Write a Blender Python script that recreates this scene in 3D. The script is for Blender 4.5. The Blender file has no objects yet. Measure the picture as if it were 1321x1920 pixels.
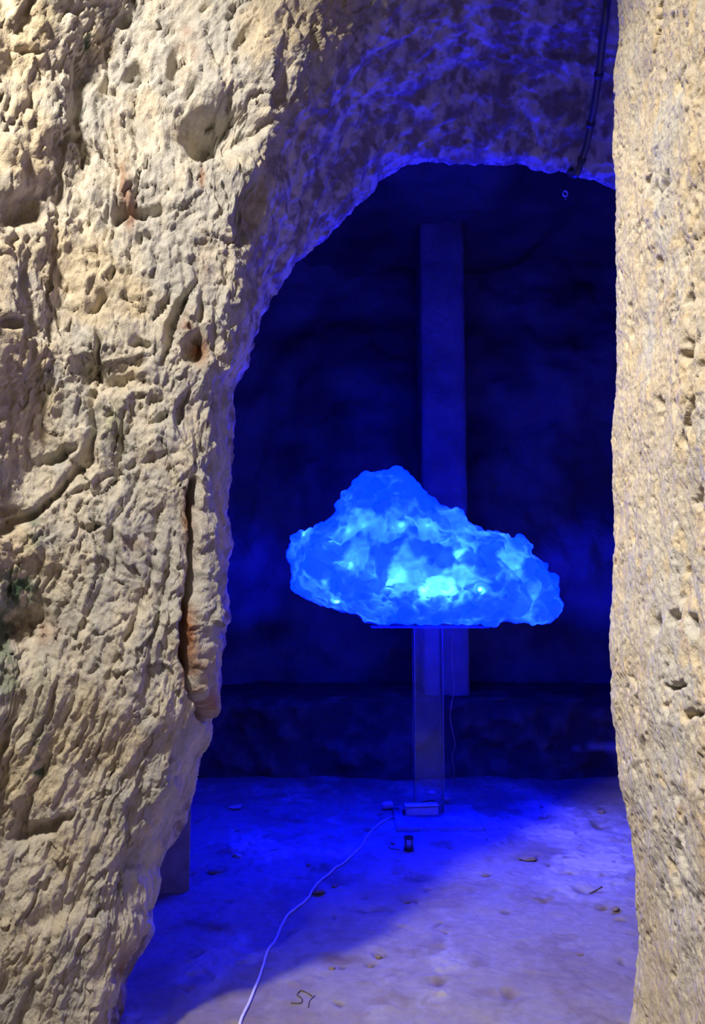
import bpy, bmesh, math, random
import numpy as np
from mathutils import Vector, Matrix

# ------------------------------------------------------------------ camera
scene = bpy.context.scene
W, H, F = 1321.0, 1920.0, 1600.0          # photograph frame, focal length in pixels
EYE = 1.2
PITCH = math.atan((1130 - 960) / F)       # horizon sits at y = 1130
cam_data = bpy.data.cameras.new('camera')
cam = bpy.data.objects.new('camera', cam_data)
scene.collection.objects.link(cam)
cam.location = (0, 0, EYE)
cam.rotation_euler = (math.pi / 2 + PITCH, 0, 0)
cam_data.sensor_fit = 'VERTICAL'
cam_data.sensor_height = 24.0
cam_data.lens = F / H * 24.0
cam_data.clip_start = 0.02
scene.camera = cam

# ------------------------------------------------------------------ world and gallery light
world = bpy.data.worlds.new('world')
scene.world = world
world.use_nodes = True
world.node_tree.nodes['Background'].inputs[0].default_value = (1.0, 0.86, 0.68, 1)
world.node_tree.nodes['Background'].inputs[1].default_value = 0.010


def lamp(name, kind, loc, energy, color, target=None, **kw):
    d = bpy.data.lights.new(name, kind)
    d.energy = energy
    d.color = color
    for k, v in kw.items():
        setattr(d, k, v)
    o = bpy.data.objects.new(name, d)
    scene.collection.objects.link(o)
    o.location = loc
    if target is not None:
        o.rotation_euler = (Vector(target) - Vector(loc)).to_track_quat('-Z', 'Y').to_euler()
    return o


WARM = (1.0, 0.915, 0.79)
lamp('gallery_spot', 'SPOT', (-1.45, 0.40, 3.7), 560, WARM, (-0.85, 2.15, 1.55),
     spot_size=math.radians(80), spot_blend=0.6, shadow_soft_size=0.12)
lamp('gallery_spot_right', 'SPOT', (-0.75, 0.2, 3.7), 340, WARM, (0.55, 1.10, 1.65),
     spot_size=math.radians(62), spot_blend=0.7, shadow_soft_size=0.06)
lamp('gallery_floor_spot', 'SPOT', (-0.58, -1.9, 2.9), 26, WARM, (0.15, 2.6, 0.0),
     spot_size=math.radians(21), spot_blend=0.8, shadow_soft_size=0.06)

vs = scene.view_settings
vs.view_transform = 'Standard'
vs.look = 'None'
vs.exposure = 0.0
vs.gamma = 1.0
vs.use_curve_mapping = False
scene.cycles.use_denoising = True
scene.cycles.max_bounces = 5
scene.cycles.use_adaptive_sampling = True
scene.cycles.adaptive_threshold = 0.03
scene.cycles.diffuse_bounces = 2
scene.cycles.transmission_bounces = 4
scene.cycles.transparent_max_bounces = 8
scene.cycles.caustics_refractive = False
scene.cycles.caustics_reflective = False
scene.cycles.sample_clamp_indirect = 6.0

# ------------------------------------------------------------------ helpers
CT, ST = math.cos(PITCH), math.sin(PITCH)


def P(px, py, Y):
    """World point(s) seen at a photograph pixel, standing at world depth Y."""
    px = np.asarray(px, float); py = np.asarray(py, float); Y = np.asarray(Y, float)
    xc = (px - W / 2) / F
    zc = -(py - H / 2) / F
    yw = CT - ST * zc
    zw = ST + CT * zc
    return np.stack(np.broadcast_arrays(xc / yw * Y, Y, EYE + zw / yw * Y), -1)


def V(px, py, Y):
    return Vector(P(px, py, Y).tolist())


def proj(p):
    p = np.asarray(p, float)
    dz = p[..., 2] - EYE
    yc = CT * p[..., 1] + ST * dz
    zc = -ST * p[..., 1] + CT * dz
    yc = np.where(yc < 0.05, 0.05, yc)
    return W / 2 + F * p[..., 0] / yc, H / 2 - F * zc / yc


def ground(px, py, z=0.0):
    a = P(px, py, 1.0)
    Y = (z - EYE) / (a[..., 2] - EYE)
    return P(px, py, Y)


def _hash(ix, iy, iz, seed):
    h = (ix.astype(np.uint32) * np.uint32(374761393) + iy.astype(np.uint32) * np.uint32(668265263)
         + iz.astype(np.uint32) * np.uint32(2246822519) + np.uint32((seed * 3266489917) & 0xffffffff))
    h = (h ^ (h >> np.uint32(13))) * np.uint32(1274126177)
    h = (h ^ (h >> np.uint32(16))) * np.uint32(2654435761)
    return h ^ (h >> np.uint32(15))


def perlin(p, seed=0):
    p = np.asarray(p, np.float32)
    i = np.floor(p).astype(np.int32)
    f = p - i
    u = f * f * f * (f * (f * 6 - 15) + 10)
    out = np.zeros(len(p), np.float32)
    for dx in (0, 1):
        wx = u[:, 0] if dx else 1 - u[:, 0]
        for dy in (0, 1):
            wy = wx * (u[:, 1] if dy else 1 - u[:, 1])
            for dz in (0, 1):
                w = wy * (u[:, 2] if dz else 1 - u[:, 2])
                h = _hash(i[:, 0] + dx, i[:, 1] + dy, i[:, 2] + dz, seed)
                gx = (h & np.uint32(1023)).astype(np.float32) / 511.5 - 1
                gy = ((h >> np.uint32(10)) & np.uint32(1023)).astype(np.float32) / 511.5 - 1
                gz = ((h >> np.uint32(20)) & np.uint32(1023)).astype(np.float32) / 511.5 - 1
                out += w * (gx * (f[:, 0] - dx) + gy * (f[:, 1] - dy) + gz * (f[:, 2] - dz))
    return out * 1.2


def worley(p, seed=0):
    p = np.asarray(p, np.float32)
    i = np.floor(p).astype(np.int32)
    f = p - i
    f1 = np.full(len(p), 9, np.float32)
    f2 = np.full(len(p), 9, np.float32)
    for dx in (-1, 0, 1):
        for dy in (-1, 0, 1):
            for dz in (-1, 0, 1):
                h = _hash(i[:, 0] + dx, i[:, 1] + dy, i[:, 2] + dz, seed)
                d = ((dx + (h & np.uint32(1023)).astype(np.float32) / 1023 - f[:, 0]) ** 2
                     + (dy + ((h >> np.uint32(10)) & np.uint32(1023)).astype(np.float32) / 1023 - f[:, 1]) ** 2
                     + (dz + ((h >> np.uint32(20)) & np.uint32(1023)).astype(np.float32) / 1023 - f[:, 2]) ** 2)
                f2 = np.minimum(f2, np.maximum(f1, d))
                f1 = np.minimum(f1, d)
    return np.sqrt(f1), np.sqrt(f2)


def facets(p, seed=0):
    """Chipped stone: every cell is a randomly tilted plane."""
    p = np.asarray(p, np.float32)
    i = np.floor(p).astype(np.int32)
    f = p - i
    best = np.full(len(p), 9, np.float32)
    val = np.zeros(len(p), np.float32)
    for dx in (-1, 0, 1):
        for dy in (-1, 0, 1):
            for dz in (-1, 0, 1):
                h = _hash(i[:, 0] + dx, i[:, 1] + dy, i[:, 2] + dz, seed)
                a = (h & np.uint32(1023)).astype(np.float32) / 1023
                b = ((h >> np.uint32(10)) & np.uint32(1023)).astype(np.float32) / 1023
                c = ((h >> np.uint32(20)) & np.uint32(1023)).astype(np.float32) / 1023
                x, y, z = dx + a - f[:, 0], dy + b - f[:, 1], dz + c - f[:, 2]
                dd = x * x + y * y + z * z
                m = dd < best
                best = np.where(m, dd, best)
                v = ((b * 7.3) % 1 - .5) * 2 * x + ((c * 5.7) % 1 - .5) * 2 * y + ((a * 9.1) % 1 - .5) * 2 * z + ((a + b + c) % 1 - .5) * 0.7
                val = np.where(m, v, val)
    return val


def fbm(p, octaves, seed=0, gain=0.5, lac=2.03):
    out = np.zeros(len(p), np.float32)
    a = 1.0
    q = np.asarray(p, np.float32)
    for k in range(octaves):
        out += a * perlin(q, seed + k)
        a *= gain
        q = q * lac + 11.3
    return out


def sstep(a, b, x):
    t = np.clip((x - a) / (b - a), 0, 1)
    return t * t * (3 - 2 * t)


def blob(px, py, cx, cy, rx, ry, ang=0.0, sharp=1.0):
    c, s = math.cos(math.radians(ang)), math.sin(math.radians(ang))
    dx, dy = px - cx, py - cy
    u = (dx * c + dy * s) / rx
    v = (-dx * s + dy * c) / ry
    return np.exp(-((u * u + v * v) ** sharp))


def seg_dist(px, py, pts):
    d = np.full(px.shape, 1e9, np.float32)
    for (ax, ay), (bx, by) in zip(pts[:-1], pts[1:]):
        vx, vy = bx - ax, by - ay
        t = np.clip(((px - ax) * vx + (py - ay) * vy) / (vx * vx + vy * vy), 0, 1)
        d = np.minimum(d, np.hypot(px - ax - t * vx, py - ay - t * vy))
    return d


def grid_normals(G):
    du = np.gradient(G, axis=0)
    dv = np.gradient(G, axis=1)
    n = np.cross(du, dv)
    return n / np.maximum(np.linalg.norm(n, axis=-1, keepdims=True), 1e-9)


def mesh_arrays(name, co, quads, mat, color=None, smooth=True):
    me = bpy.data.meshes.new(name)
    co = np.ascontiguousarray(co, np.float32)
    quads = np.ascontiguousarray(quads, np.int32)
    n = len(quads)
    me.vertices.add(len(co)); me.vertices.foreach_set('co', co.ravel())
    me.loops.add(n * 4); me.loops.foreach_set('vertex_index', quads.ravel())
    me.polygons.add(n)
    me.polygons.foreach_set('loop_start', np.arange(0, n * 4, 4, dtype=np.int32))
    if smooth:
        me.polygons.foreach_set('use_smooth', np.ones(n, bool))
    me.update(calc_edges=True)
    if color is not None:
        at = me.color_attributes.new('stone', 'FLOAT_COLOR', 'POINT')
        c4 = np.ones((len(co), 4), np.float32)
        c4[:, :3] = color
        at.data.foreach_set('color', c4.ravel())
    me.materials.append(mat)
    o = bpy.data.objects.new(name, me)
    scene.collection.objects.link(o)
    return o


def grid_quads(nu, nv, flip=False):
    idx = np.arange(nu * nv).reshape(nu, nv)
    a, b, c, d = idx[:-1, :-1], idx[1:, :-1], idx[1:, 1:], idx[:-1, 1:]
    q = np.stack([a, b, c, d] if not flip else [a, d, c, b], -1)
    return q.reshape(-1, 4)


def bm_obj(name, bm, mat, parent=None, smooth=False, loc=None):
    me = bpy.data.meshes.new(name)
    bmesh.ops.recalc_face_normals(bm, faces=bm.faces)
    bm.to_mesh(me); bm.free()
    if smooth:
        for p in me.polygons:
            p.use_smooth = True
    me.materials.append(mat)
    o = bpy.data.objects.new(name, me)
    scene.collection.objects.link(o)
    if parent is not None:
        o.parent = parent
    if loc is not None:
        o.location = loc
    return o


def empty(name, loc, rz=0.0):
    o = bpy.data.objects.new(name, None)
    o.empty_display_size = 0.05
    scene.collection.objects.link(o)
    o.location = loc
    o.rotation_euler = (0, 0, rz)
    return o


def tag(o, label, cat, group=None):
    o['label'] = label
    o['category'] = cat
    if group:
        o['group'] = group
    return o


def structure(o, label=None):
    o['kind'] = 'structure'
    if label:
        o['label'] = label
    return o


def box_bm(bm, c, s, bevel=0.0, rot=None):
    m = Matrix.Translation(Vector(c)) @ (rot.to_4x4() if rot is not None else Matrix()) @ Matrix.Diagonal((s[0], s[1], s[2], 1))
    r = bmesh.ops.create_cube(bm, size=1.0, matrix=m)
    if bevel > 0:
        es = {e for v in r['verts'] for e in v.link_edges}
        bmesh.ops.bevel(bm, geom=list(es), offset=bevel, segments=3, affect='EDGES', profile=0.5)


def catmull(pts, n):
    pts = [Vector(p) for p in pts]
    q = [pts[0] * 2 - pts[1]] + pts + [pts[-1] * 2 - pts[-2]]
    out = []
    for i in range(1, len(q) - 2):
        for k in range(n):
            t = k / n
            a, b, c, d = q[i - 1], q[i], q[i + 1], q[i + 2]
            out.append(0.5 * ((2 * b) + (c - a) * t + (2 * a - 5 * b + 4 * c - d) * t * t
                              + (3 * b - a - 3 * c + d) * t ** 3))
    out.append(pts[-1])
    return out


def tube_bm(bm, pts, r, seg=8):
    rings = []
    up = Vector((0, 0, 1))
    for i, p in enumerate(pts):
        t = (pts[min(i + 1, len(pts) - 1)] - pts[max(i - 1, 0)]).normalized()
        ref = up if abs(t.dot(up)) < 0.95 else Vector((1, 0, 0))
        a = t.cross(ref).normalized()
        b = a.cross(t)
        rad = r(i / (len(pts) - 1)) if callable(r) else r
        rings.append([bm.verts.new(p + (a * math.cos(2 * math.pi * k / seg) + b * math.sin(2 * math.pi * k / seg)) * rad)
                      for k in range(seg)])
    for r0, r1 in zip(rings[:-1], rings[1:]):
        for k in range(seg):
            bm.faces.new((r0[k], r0[(k + 1) % seg], r1[(k + 1) % seg], r1[k]))
    bm.faces.new(rings[0][::-1]); bm.faces.new(rings[-1])


def lathe_bm(bm, prof, seg=24, c=(0, 0, 0)):
    rings = []
    for r, z in prof:
        if r < 1e-5:
            rings.append([bm.verts.new((c[0], c[1], c[2] + z))])
        else:
            rings.append([bm.verts.new((c[0] + r * math.cos(2 * math.pi * k / seg),
                                        c[1] + r * math.sin(2 * math.pi * k / seg), c[2] + z)) for k in range(seg)])
    for a, b in zip(rings[:-1], rings[1:]):
        for k in range(seg):
            k2 = (k + 1) % seg
            if len(a) == 1:
                bm.faces.new((a[0], b[k], b[k2]))
            elif len(b) == 1:
                bm.faces.new((a[k], a[k2], b[0]))
            else:
                bm.faces.new((a[k], a[k2], b[k2], b[k]))


# ------------------------------------------------------------------ materials
def new_mat(name):
    m = bpy.data.materials.new(name)
    m.use_nodes = True
    nt = m.node_tree
    return m, nt, nt.nodes, nt.links, nt.nodes['Principled BSDF']


def rock_mat(name, bump_scale, bump_dist, stretch=(1, 1, 1), tint_lo=0.80, tint_hi=1.12, rough=0.95):
    m, nt, N, L, b = new_mat(name)
    at = N.new('ShaderNodeAttribute'); at.attribute_name = 'stone'
    tc = N.new('ShaderNodeTexCoord')
    mp = N.new('ShaderNodeMapping'); mp.inputs['Scale'].default_value = stretch
    L.new(tc.outputs['Object'], mp.inputs['Vector'])
    n1 = N.new('ShaderNodeTexNoise'); n1.inputs['Scale'].default_value = bump_scale
    n1.inputs['Detail'].default_value = 6; n1.inputs['Roughness'].default_value = 0.65
    L.new(mp.outputs[0], n1.inputs['Vector'])
    n2 = N.new('ShaderNodeTexNoise'); n2.inputs['Scale'].default_value = bump_scale * 0.35
    n2.inputs['Detail'].default_value = 5; n2.inputs['Roughness'].default_value = 0.7
    L.new(mp.outputs[0], n2.inputs['Vector'])
    mr = N.new('ShaderNodeMapRange')
    mr.inputs['From Min'].default_value = 0.3; mr.inputs['From Max'].default_value = 0.7
    mr.inputs['To Min'].default_value = tint_lo; mr.inputs['To Max'].default_value = tint_hi
    L.new(n2.outputs['Fac'], mr.inputs['Value'])
    mx = N.new('ShaderNodeVectorMath'); mx.operation = 'SCALE'
    L.new(at.outputs['Color'], mx.inputs[0]); L.new(mr.outputs[0], mx.inputs['Scale'])
    L.new(mx.outputs[0], b.inputs['Base Color'])
    bp = N.new('ShaderNodeBump'); bp.inputs['Distance'].default_value = bump_dist
    bp.inputs['Strength'].default_value = 1.0
    L.new(n1.outputs['Fac'], bp.inputs['Height'])
    L.new(bp.outputs[0], b.inputs['Normal'])
    b.inputs['Roughness'].default_value = rough
    b.inputs['Specular IOR Level'].default_value = 0.25
    return m


def plain_mat(name, col, rough=0.5, metal=0.0, noise=0.08, scale=40, spec=0.5):
    m, nt, N, L, b = new_mat(name)
    n1 = N.new('ShaderNodeTexNoise'); n1.inputs['Scale'].default_value = scale
    n1.inputs['Detail'].default_value = 4
    tc = N.new('ShaderNodeTexCoord'); L.new(tc.outputs['Object'], n1.inputs['Vector'])
    r = N.new('ShaderNodeValToRGB')
    r.color_ramp.elements[0].position = 0.3; r.color_ramp.elements[1].position = 0.7
    r.color_ramp.elements[0].color = tuple(max(0, c * (1 - noise)) for c in col) + (1,)
    r.color_ramp.elements[1].color = tuple(min(1, c * (1 + noise)) for c in col) + (1,)
    L.new(n1.outputs['Fac'], r.inputs['Fac']); L.new(r.outputs['Color'], b.inputs['Base Color'])
    b.inputs['Roughness'].default_value = rough
    b.inputs['Metallic'].default_value = metal
    b.inputs['Specular IOR Level'].default_value = spec
    return m


def acrylic_mat(name, tint=(0.93, 0.96, 1.0), gloss=0.10, haze=0.03, ior=1.22):
    m, nt, N, L, b = new_mat(name)
    out = N['Material Output']; N.remove(b)
    tr = N.new('ShaderNodeBsdfTransparent'); tr.inputs[0].default_value = tint + (1,)
    gl = N.new('ShaderNodeBsdfGlossy'); gl.inputs['Roughness'].default_value = 0.08
    df = N.new('ShaderNodeBsdfDiffuse'); df.inputs[0].default_value = (0.8, 0.85, 0.9, 1)
    nz = N.new('ShaderNodeTexNoise'); nz.inputs['Scale'].default_value = 30; nz.inputs['Detail'].default_value = 6
    mh = N.new('ShaderNodeMapRange'); mh.inputs['To Min'].default_value = haze * 0.4; mh.inputs['To Max'].default_value = haze * 1.6
    L.new(nz.outputs['Fac'], mh.inputs['Value'])
    fr = N.new('ShaderNodeFresnel'); fr.inputs['IOR'].default_value = ior
    mg = N.new('ShaderNodeMath'); mg.operation = 'MULTIPLY_ADD'
    L.new(fr.outputs[0], mg.inputs[0]); mg.inputs[1].default_value = 1.0; mg.inputs[2].default_value = gloss * 0.1
    m1 = N.new('ShaderNodeMixShader'); m2 = N.new('ShaderNodeMixShader')
    L.new(mg.outputs[0], m1.inputs[0]); L.new(tr.outputs[0], m1.inputs[1]); L.new(gl.outputs[0], m1.inputs[2])
    L.new(mh.outputs[0], m2.inputs[0]); L.new(m1.outputs[0], m2.inputs[1]); L.new(df.outputs[0], m2.inputs[2])
    L.new(m2.outputs[0], out.inputs['Surface'])
    return m


M_ROCK = rock_mat('limestone_rough', 110, 0.0075, (1, 1, 0.6), 0.74, 1.12)
M_VAULT = rock_mat('limestone_vault', 60, 0.004)
M_PILLAR = rock_mat('limestone_pitted', 140, 0.006, (1, 1, 0.6), 0.78, 1.1)
M_CHAMBER = rock_mat('limestone_chamber', 14, 0.02)
M_FLOOR = rock_mat('packed_earth', 70, 0.003, tint_lo=0.82, tint_hi=1.12)

# ------------------------------------------------------------------ the left rock wall and the arch over the passage
SIL = np.array([(2300, 200), (2050, 215), (1912, 232), (1837, 246), (1796, 262), (1740, 288), (1706, 284), (1657, 297),
                (1616, 295), (1579, 317), (1545, 330), (1515, 345), (1496, 361), (1481, 365), (1459, 366), (1440, 371),
                (1406, 375), (1384, 388), (1350, 389), (1327, 402), (1275, 409), (1237, 414), (1200, 418), (1151, 426),
                (1075, 430), (988, 434), (962, 431), (860, 438), (829, 441), (765, 447), (720, 452)], float)
ST_L, ST_B, ST_O, ST_DO, ST_DB = [], [], [], [], []
for y, x in SIL:
    w = 36 + 8 * math.sin(y * 0.013)
    ST_L.append((x - w, y)); ST_B.append((x - 4, y)); ST_O.append((-1.0, 0.0)); ST_DO.append(2.12); ST_DB.append(2.74)
ARCH = [((448, 665), (462, 655)), ((458, 600), (481, 598)), ((466, 535), (512, 543)), ((472, 470), (548, 502)), ((482, 405), (596, 458)),
        ((498, 340), (628, 416)), ((506, 270), (660, 388)), ((545, 195), (695, 360)), ((598, 120), (733, 322)),
        ((650, 50), (779, 305)), ((710, -10), (836, 301)), ((790, -55), (894, 295)), ((870, -80), (934, 303)),
        ((960, -92), (969, 299)), ((1040, -95), (1003, 319)), ((1120, -90), (1038, 327)), ((1200, -75), (1078, 333)),
        ((1265, -50), (1113, 342)), ((1325, -30), (1147, 357)), ((1400, 0), (1230, 375)), ((1460, 70), (1310, 410)), ((1510, 180), (1390, 470)),
        ((1540, 350), (1440, 560)), ((1555, 700), (1470, 800))]
OUT = [(-1, -.02), (-1, -.04), (-1, -.07), (-1, -.1), (-1, -.15), (-1, -.2), (-1, -.28), (-.95, -.4), (-.9, -.55), (-.8, -.65),
       (-.65, -.8), (-.5, -.9), (-.3, -1), (-.12, -1), (0, -1), (.12, -1), (.3, -1), (.5, -1), (.7, -.8), (.9, -.5), (1, -.3),
       (1, -.1), (1, 0)]
for k, ((l, b), o) in enumerate(zip(ARCH, OUT)):
    t = min(1, k / 9)
    ST_L.append(l); ST_B.append(b); ST_O.append(o); ST_DO.append(2.12 + 0.13 * t); ST_DB.append(2.74 + 0.36 * min(1, k / 6))
ST_L = np.array(ST_L, float); ST_B = np.array(ST_B, float); ST_O = np.array(ST_O, float)
ST_O /= np.linalg.norm(ST_O, axis=1, keepdims=True)
ST_DO = np.array(ST_DO); ST_DB = np.array(ST_DB)
seglen = np.hypot(*np.diff(0.5 * (ST_L + ST_B), axis=0).T)
arc = np.concatenate([[0], np.cumsum(seglen)])
NA = 1100
aa = np.linspace(0, arc[-1], NA)


def smooth1(v, k):
    ker = np.hanning(k + 2)[1:-1]; ker /= ker.sum()
    return np.convolve(np.pad(v, k // 2, mode='edge'), ker, 'valid')[:len(v)]


def along(v, k=9):
    v = np.asarray(v, float)
    if v.ndim == 1:
        return smooth1(np.interp(aa, arc, v), k)
    return np.stack([smooth1(np.interp(aa, arc, v[:, j]), k) for j in range(v.shape[1])], -1)


aL, aB, aO = along(ST_L, 21), along(ST_B, 7), along(ST_O, 121)
aDO, aDB = along(ST_DO, 121), along(ST_DB, 121)
LIPY = 2.35
ctrl = [  # (s, px, depth)
    (0.00, aL + aO * 1700, aDO * 0 + 1.45 + 0.6 * (aDO - 2.0) / 0.25),
    (0.06, aL + aO * 560, aDO - 0.12),
    (0.24, aL + aO * 330, aDO + 0.55 * (LIPY - aDO)),
    (0.42, aL + aO * 110, LIPY - 0.045 + 0 * aDO),
    (0.55, aL + aO * 18, LIPY + 0.015 + 0 * aDO),
    (0.63, aL * 0.86 + aB * 0.14, LIPY + 0.09 + 0 * aDO),
    (0.80, aL * 0.40 + aB * 0.60, 0.45 * LIPY + 0.55 * aDB),
    (0.93, aB, aDB),
    (0.95, aB + aO * 14, aDB + 0.07),
    (1.00, aB + aO * 1500, aDB + 0.5),
]
NS_PARTS = [(0.06, 0.55, 285), (0.55, 0.93, 165), (0.93, 1.0, 36)]
ss = np.concatenate([0.06 * (1 - (1 - np.linspace(0, 1, 85, endpoint=False)) ** 1.8)] + [np.linspace(a, b, n, endpoint=False) for a, b, n in NS_PARTS] + [[1.0]])
NS = len(ss)
cs = np.array([c[0] for c in ctrl])
CP = np.stack([np.stack([c[1][:, 0], c[1][:, 1], c[2]], -1) for c in ctrl], 1)      # NA, nctrl, 3


def pchip_cols(x, Y, xi):
    """Monotone cubic along axis 1 of Y."""
    h = np.diff(x)
    d = np.diff(Y, axis=1) / h[None, :, None]
    m = np.zeros_like(Y)
    w1 = (2 * h[1:] + h[:-1])[None, :, None]; w2 = (h[1:] + 2 * h[:-1])[None, :, None]
    same = (d[:, :-1] * d[:, 1:]) > 0
    with np.errstate(divide='ignore', invalid='ignore'):
        mm = (w1 + w2) / (w1 / d[:, :-1] + w2 / d[:, 1:])
    m[:, 1:-1] = np.where(same, np.nan_to_num(mm), 0)
    m[:, 0] = d[:, 0]; m[:, -1] = d[:, -1]
    k = np.clip(np.searchsorted(x, xi, side='right') - 1, 0, len(x) - 2)
    t = ((xi - x[k]) / h[k])[None, :, None]
    hh = h[k][None, :, None]
    y0, y1, m0, m1 = Y[:, k], Y[:, k + 1], m[:, k], m[:, k + 1]
    return (2 * t ** 3 - 3 * t ** 2 + 1) * y0 + (t ** 3 - 2 * t ** 2 + t) * hh * m0 + (-2 * t ** 3 + 3 * t ** 2) * y1 + (t ** 3 - t ** 2) * hh * m1


G = pchip_cols(cs, CP, ss)
gpx, gpy = G[..., 0].ravel().astype(np.float32), G[..., 1].ravel().astype(np.float32)
base = P(G[..., 0], G[..., 1], G[..., 2])
nrm = grid_normals(base)
toc = np.array([0, 0, EYE]) - base
flip = np.sign((nrm * toc).sum(-1)[NA // 4, int(0.35 * NS)])
nrm = nrm * flip
S = np.broadcast_to(ss, (NA, NS)).ravel().astype(np.float32)
p = base.reshape(-1, 3).astype(np.float32)
front = 1 - sstep(0.50, 0.66, S)
front = np.maximum(front, sstep(620, 900, gpy) * (1 - sstep(0.78, 0.92, S)))
warp = np.stack([perlin(p * 5 + 3.1, 101), perlin(p * 5 + 7.7, 102), perlin(p * 5 + 1.9, 103)], -1) * 0.05
q = p + warp
low = sstep(1000, 1500, gpy)                                # below, the tool marks lean to the lower left
sk = p + warp * (1 - 0.6 * low)[:, None]
sk[:, 0] += (q[:, 2] - 1.2) * (-0.30) * low
sk[:, 2] = np.where(q[:, 2] > 1.0, q[:, 2], 1.0 + (q[:, 2] - 1.0) * 0.5)


def ridged(pp, octv, seed, gain=0.6, lac=1.9):
    out = np.zeros(len(pp), np.float32); am = 1.0; qq = pp
    for k in range(octv):
        out += am * (0.42 - np.abs(perlin(qq, seed + k)) * 1.5)
        am *= gain; qq = qq * lac + 5.7
    return out


hf = np.stack([perlin(p * 26 + 3.1, 111), perlin(p * 26 + 7.7, 112), perlin(p * 26 + 1.9, 113)], -1) * 0.014
q = q + hf
sk = sk + hf
d = 0.032 * fbm(p * 2.6, 2, 1) + 0.022 * fbm(q * np.float32([7, 7, 4.5]), 2, 11)
f1, f2 = worley(sk * np.float32([12, 12, 6.5]), 21)
d += (0.012 + 0.004 * front) * (0.55 - f1)
d += (1 - 0.35 * low) * (0.005 + 0.010 * front) * facets(sk * np.float32([13, 13, 8]), 81) + 0.0035 * front * low * ridged(sk * np.float32([55, 55, 11]), 2, 91, 0.7) + (0.003 + 0.0055 * front) * facets(sk * np.float32([31, 31, 19]), 82)
d += (0.005 + 0.003 * front) * ridged(sk * np.float32([22, 22, 13]), 3, 31, 0.75) + 0.0022 * front * fbm(q * 75, 3, 35, 0.7)
f1b, f2b = worley(sk * np.float32([42, 42, 25]), 22)
d += (0.003 + 0.007 * front) * (0.6 - f1b)
# upright grooves in the upper left
gro = perlin(np.stack([q[:, 0] * 24, q[:, 1] * 3, q[:, 2] * 1.3], -1), 51)
gmask = front * sstep(330, 200, gpx) * sstep(900, 600, gpy)
d -= 0.011 * gmask * sstep(0.10, 0.34, gro)
gl = perlin(np.stack([sk[:, 0] * 34, sk[:, 1] * 6, sk[:, 2] * 3.0], -1), 52)
d -= 0.008 * front * low * sstep(0.05, 0.35, gl)
PITS = [(402, 240, 62, 40, -22, 0.115, 2), (372, 250, 26, 22, 0, 0.07, 1.5), (465, 250, 40, 16, -30, 0.05, 1.5),
        (468, 395, 24, 68, 16, 0.07, 2), (34, 392, 42, 26, -25, 0.06, 2), (170, 698, 38, 26, 10, 0.06, 2), (228, 712, 34, 14, -10, 0.04, 1.5),
        (222, 412, 16, 20, 0, 0.05, 2), (275, 405, 46, 11, -4, 0.045, 1.5), (190, 558, 30, 9, -48, 0.045, 1), (366, 655, 22, 26, 0, 0.05, 2),
        (340, 600, 12, 62, 22, 0.05, 2), (328, 125, 16, 46, 12, 0.055, 2), (254, 145, 20, 22, -30, 0.04, 2), (228, 50, 16, 14, 0, 0.035, 2),
        (130, 262, 20, 8, -35, 0.04, 2), (12, 616, 16, 13, 0, 0.05, 2), (50, 92, 26, 6, 8, 0.03, 2), (280, 450, 20, 10, -20, 0.03, 2),
        (112, 860, 34, 12, -25, 0.04, 2), (165, 880, 12, 26, 25, 0.045, 2), (265, 645, 22, 10, 0, 0.03, 2), (300, 775, 24, 12, -20, 0.03, 2),
        (175, 985, 30, 6, -5, 0.035, 2), (8, 965, 20, 8, 0, 0.03, 2), (185, 655, 6, 34, 0, 0.03, 2), (430, 720, 10, 40, 8, 0.03, 2),
        (60, 1175, 46, 30, 0, 0.05, 1), (20, 1170, 40, 26, 0, 0.03, 1), (85, 1555, 60, 14, -24, 0.04, 1.5), (40, 1560, 14, 40, 15, 0.03, 1.5),
        (100, 1720, 60, 22, -30, 0.03, 1), (345, 760, 10, 30, 12, 0.03, 2), (520, 170, 10, 34, 10, 0.03, 2), (470, 90, 14, 40, 20, 0.03, 2)]
for cx, cy, rx, ry, ang, dep, sh in PITS:
    d -= dep * 0.9 * front * blob(gpx + 420 * warp[:, 0] + 700 * hf[:, 0], gpy + 420 * warp[:, 2] + 700 * hf[:, 2], cx, cy, rx, ry, ang, sh)
CRACKS = [([(-20, 1010), (60, 962), (100, 925), (165, 852), (182, 790), (176, 735)], 9, 0.045),
          ([(120, 930), (200, 890), (330, 850)], 7, 0.02),
          ([(362, 900), (356, 950), (352, 1010), (350, 1100), (347, 1200), (352, 1290), (372, 1345)], 6, 0.060),
          ([(296, 1735), (250, 1800), (232, 1850), (205, 1930)], 10, 0.055),
          ([(104, 200), (106, 420)], 4, 0.02), ([(196, 90), (200, 480)], 4, 0.025), ([(146, 110), (148, 330)], 4, 0.02), ([(215, 230), (212, 520)], 4, 0.022),
          ([(268, 880), (220, 1000), (190, 1110), (150, 1200)], 6, 0.02), ([(300, 960), (278, 1080), (240, 1200)], 6, 0.022),
          ([(320, 1000), (290, 1180), (262, 1300)], 6, 0.02), ([(255, 1130), (230, 1240)], 5, 0.016),
          ([(255, 240), (250, 380)], 5, 0.02), ([(382, 540), (376, 700)], 5, 0.02), ([(420, 500), (400, 640), (410, 760)], 6, 0.02),
          ([(190, 640), (186, 690)], 5, 0.03), ([(230, 770), (225, 860)], 5, 0.02), ([(350, 460), (352, 580)], 4, 0.018)]
for pts, wd, dep in CRACKS:
    dist = seg_dist(gpx + 380 * warp[:, 0] + 500 * hf[:, 0], gpy + 200 * warp[:, 1], pts)
    d -= (dep if dep > 0.04 else dep * 0.6) * front * np.exp(-(dist / wd) ** 2)
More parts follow.
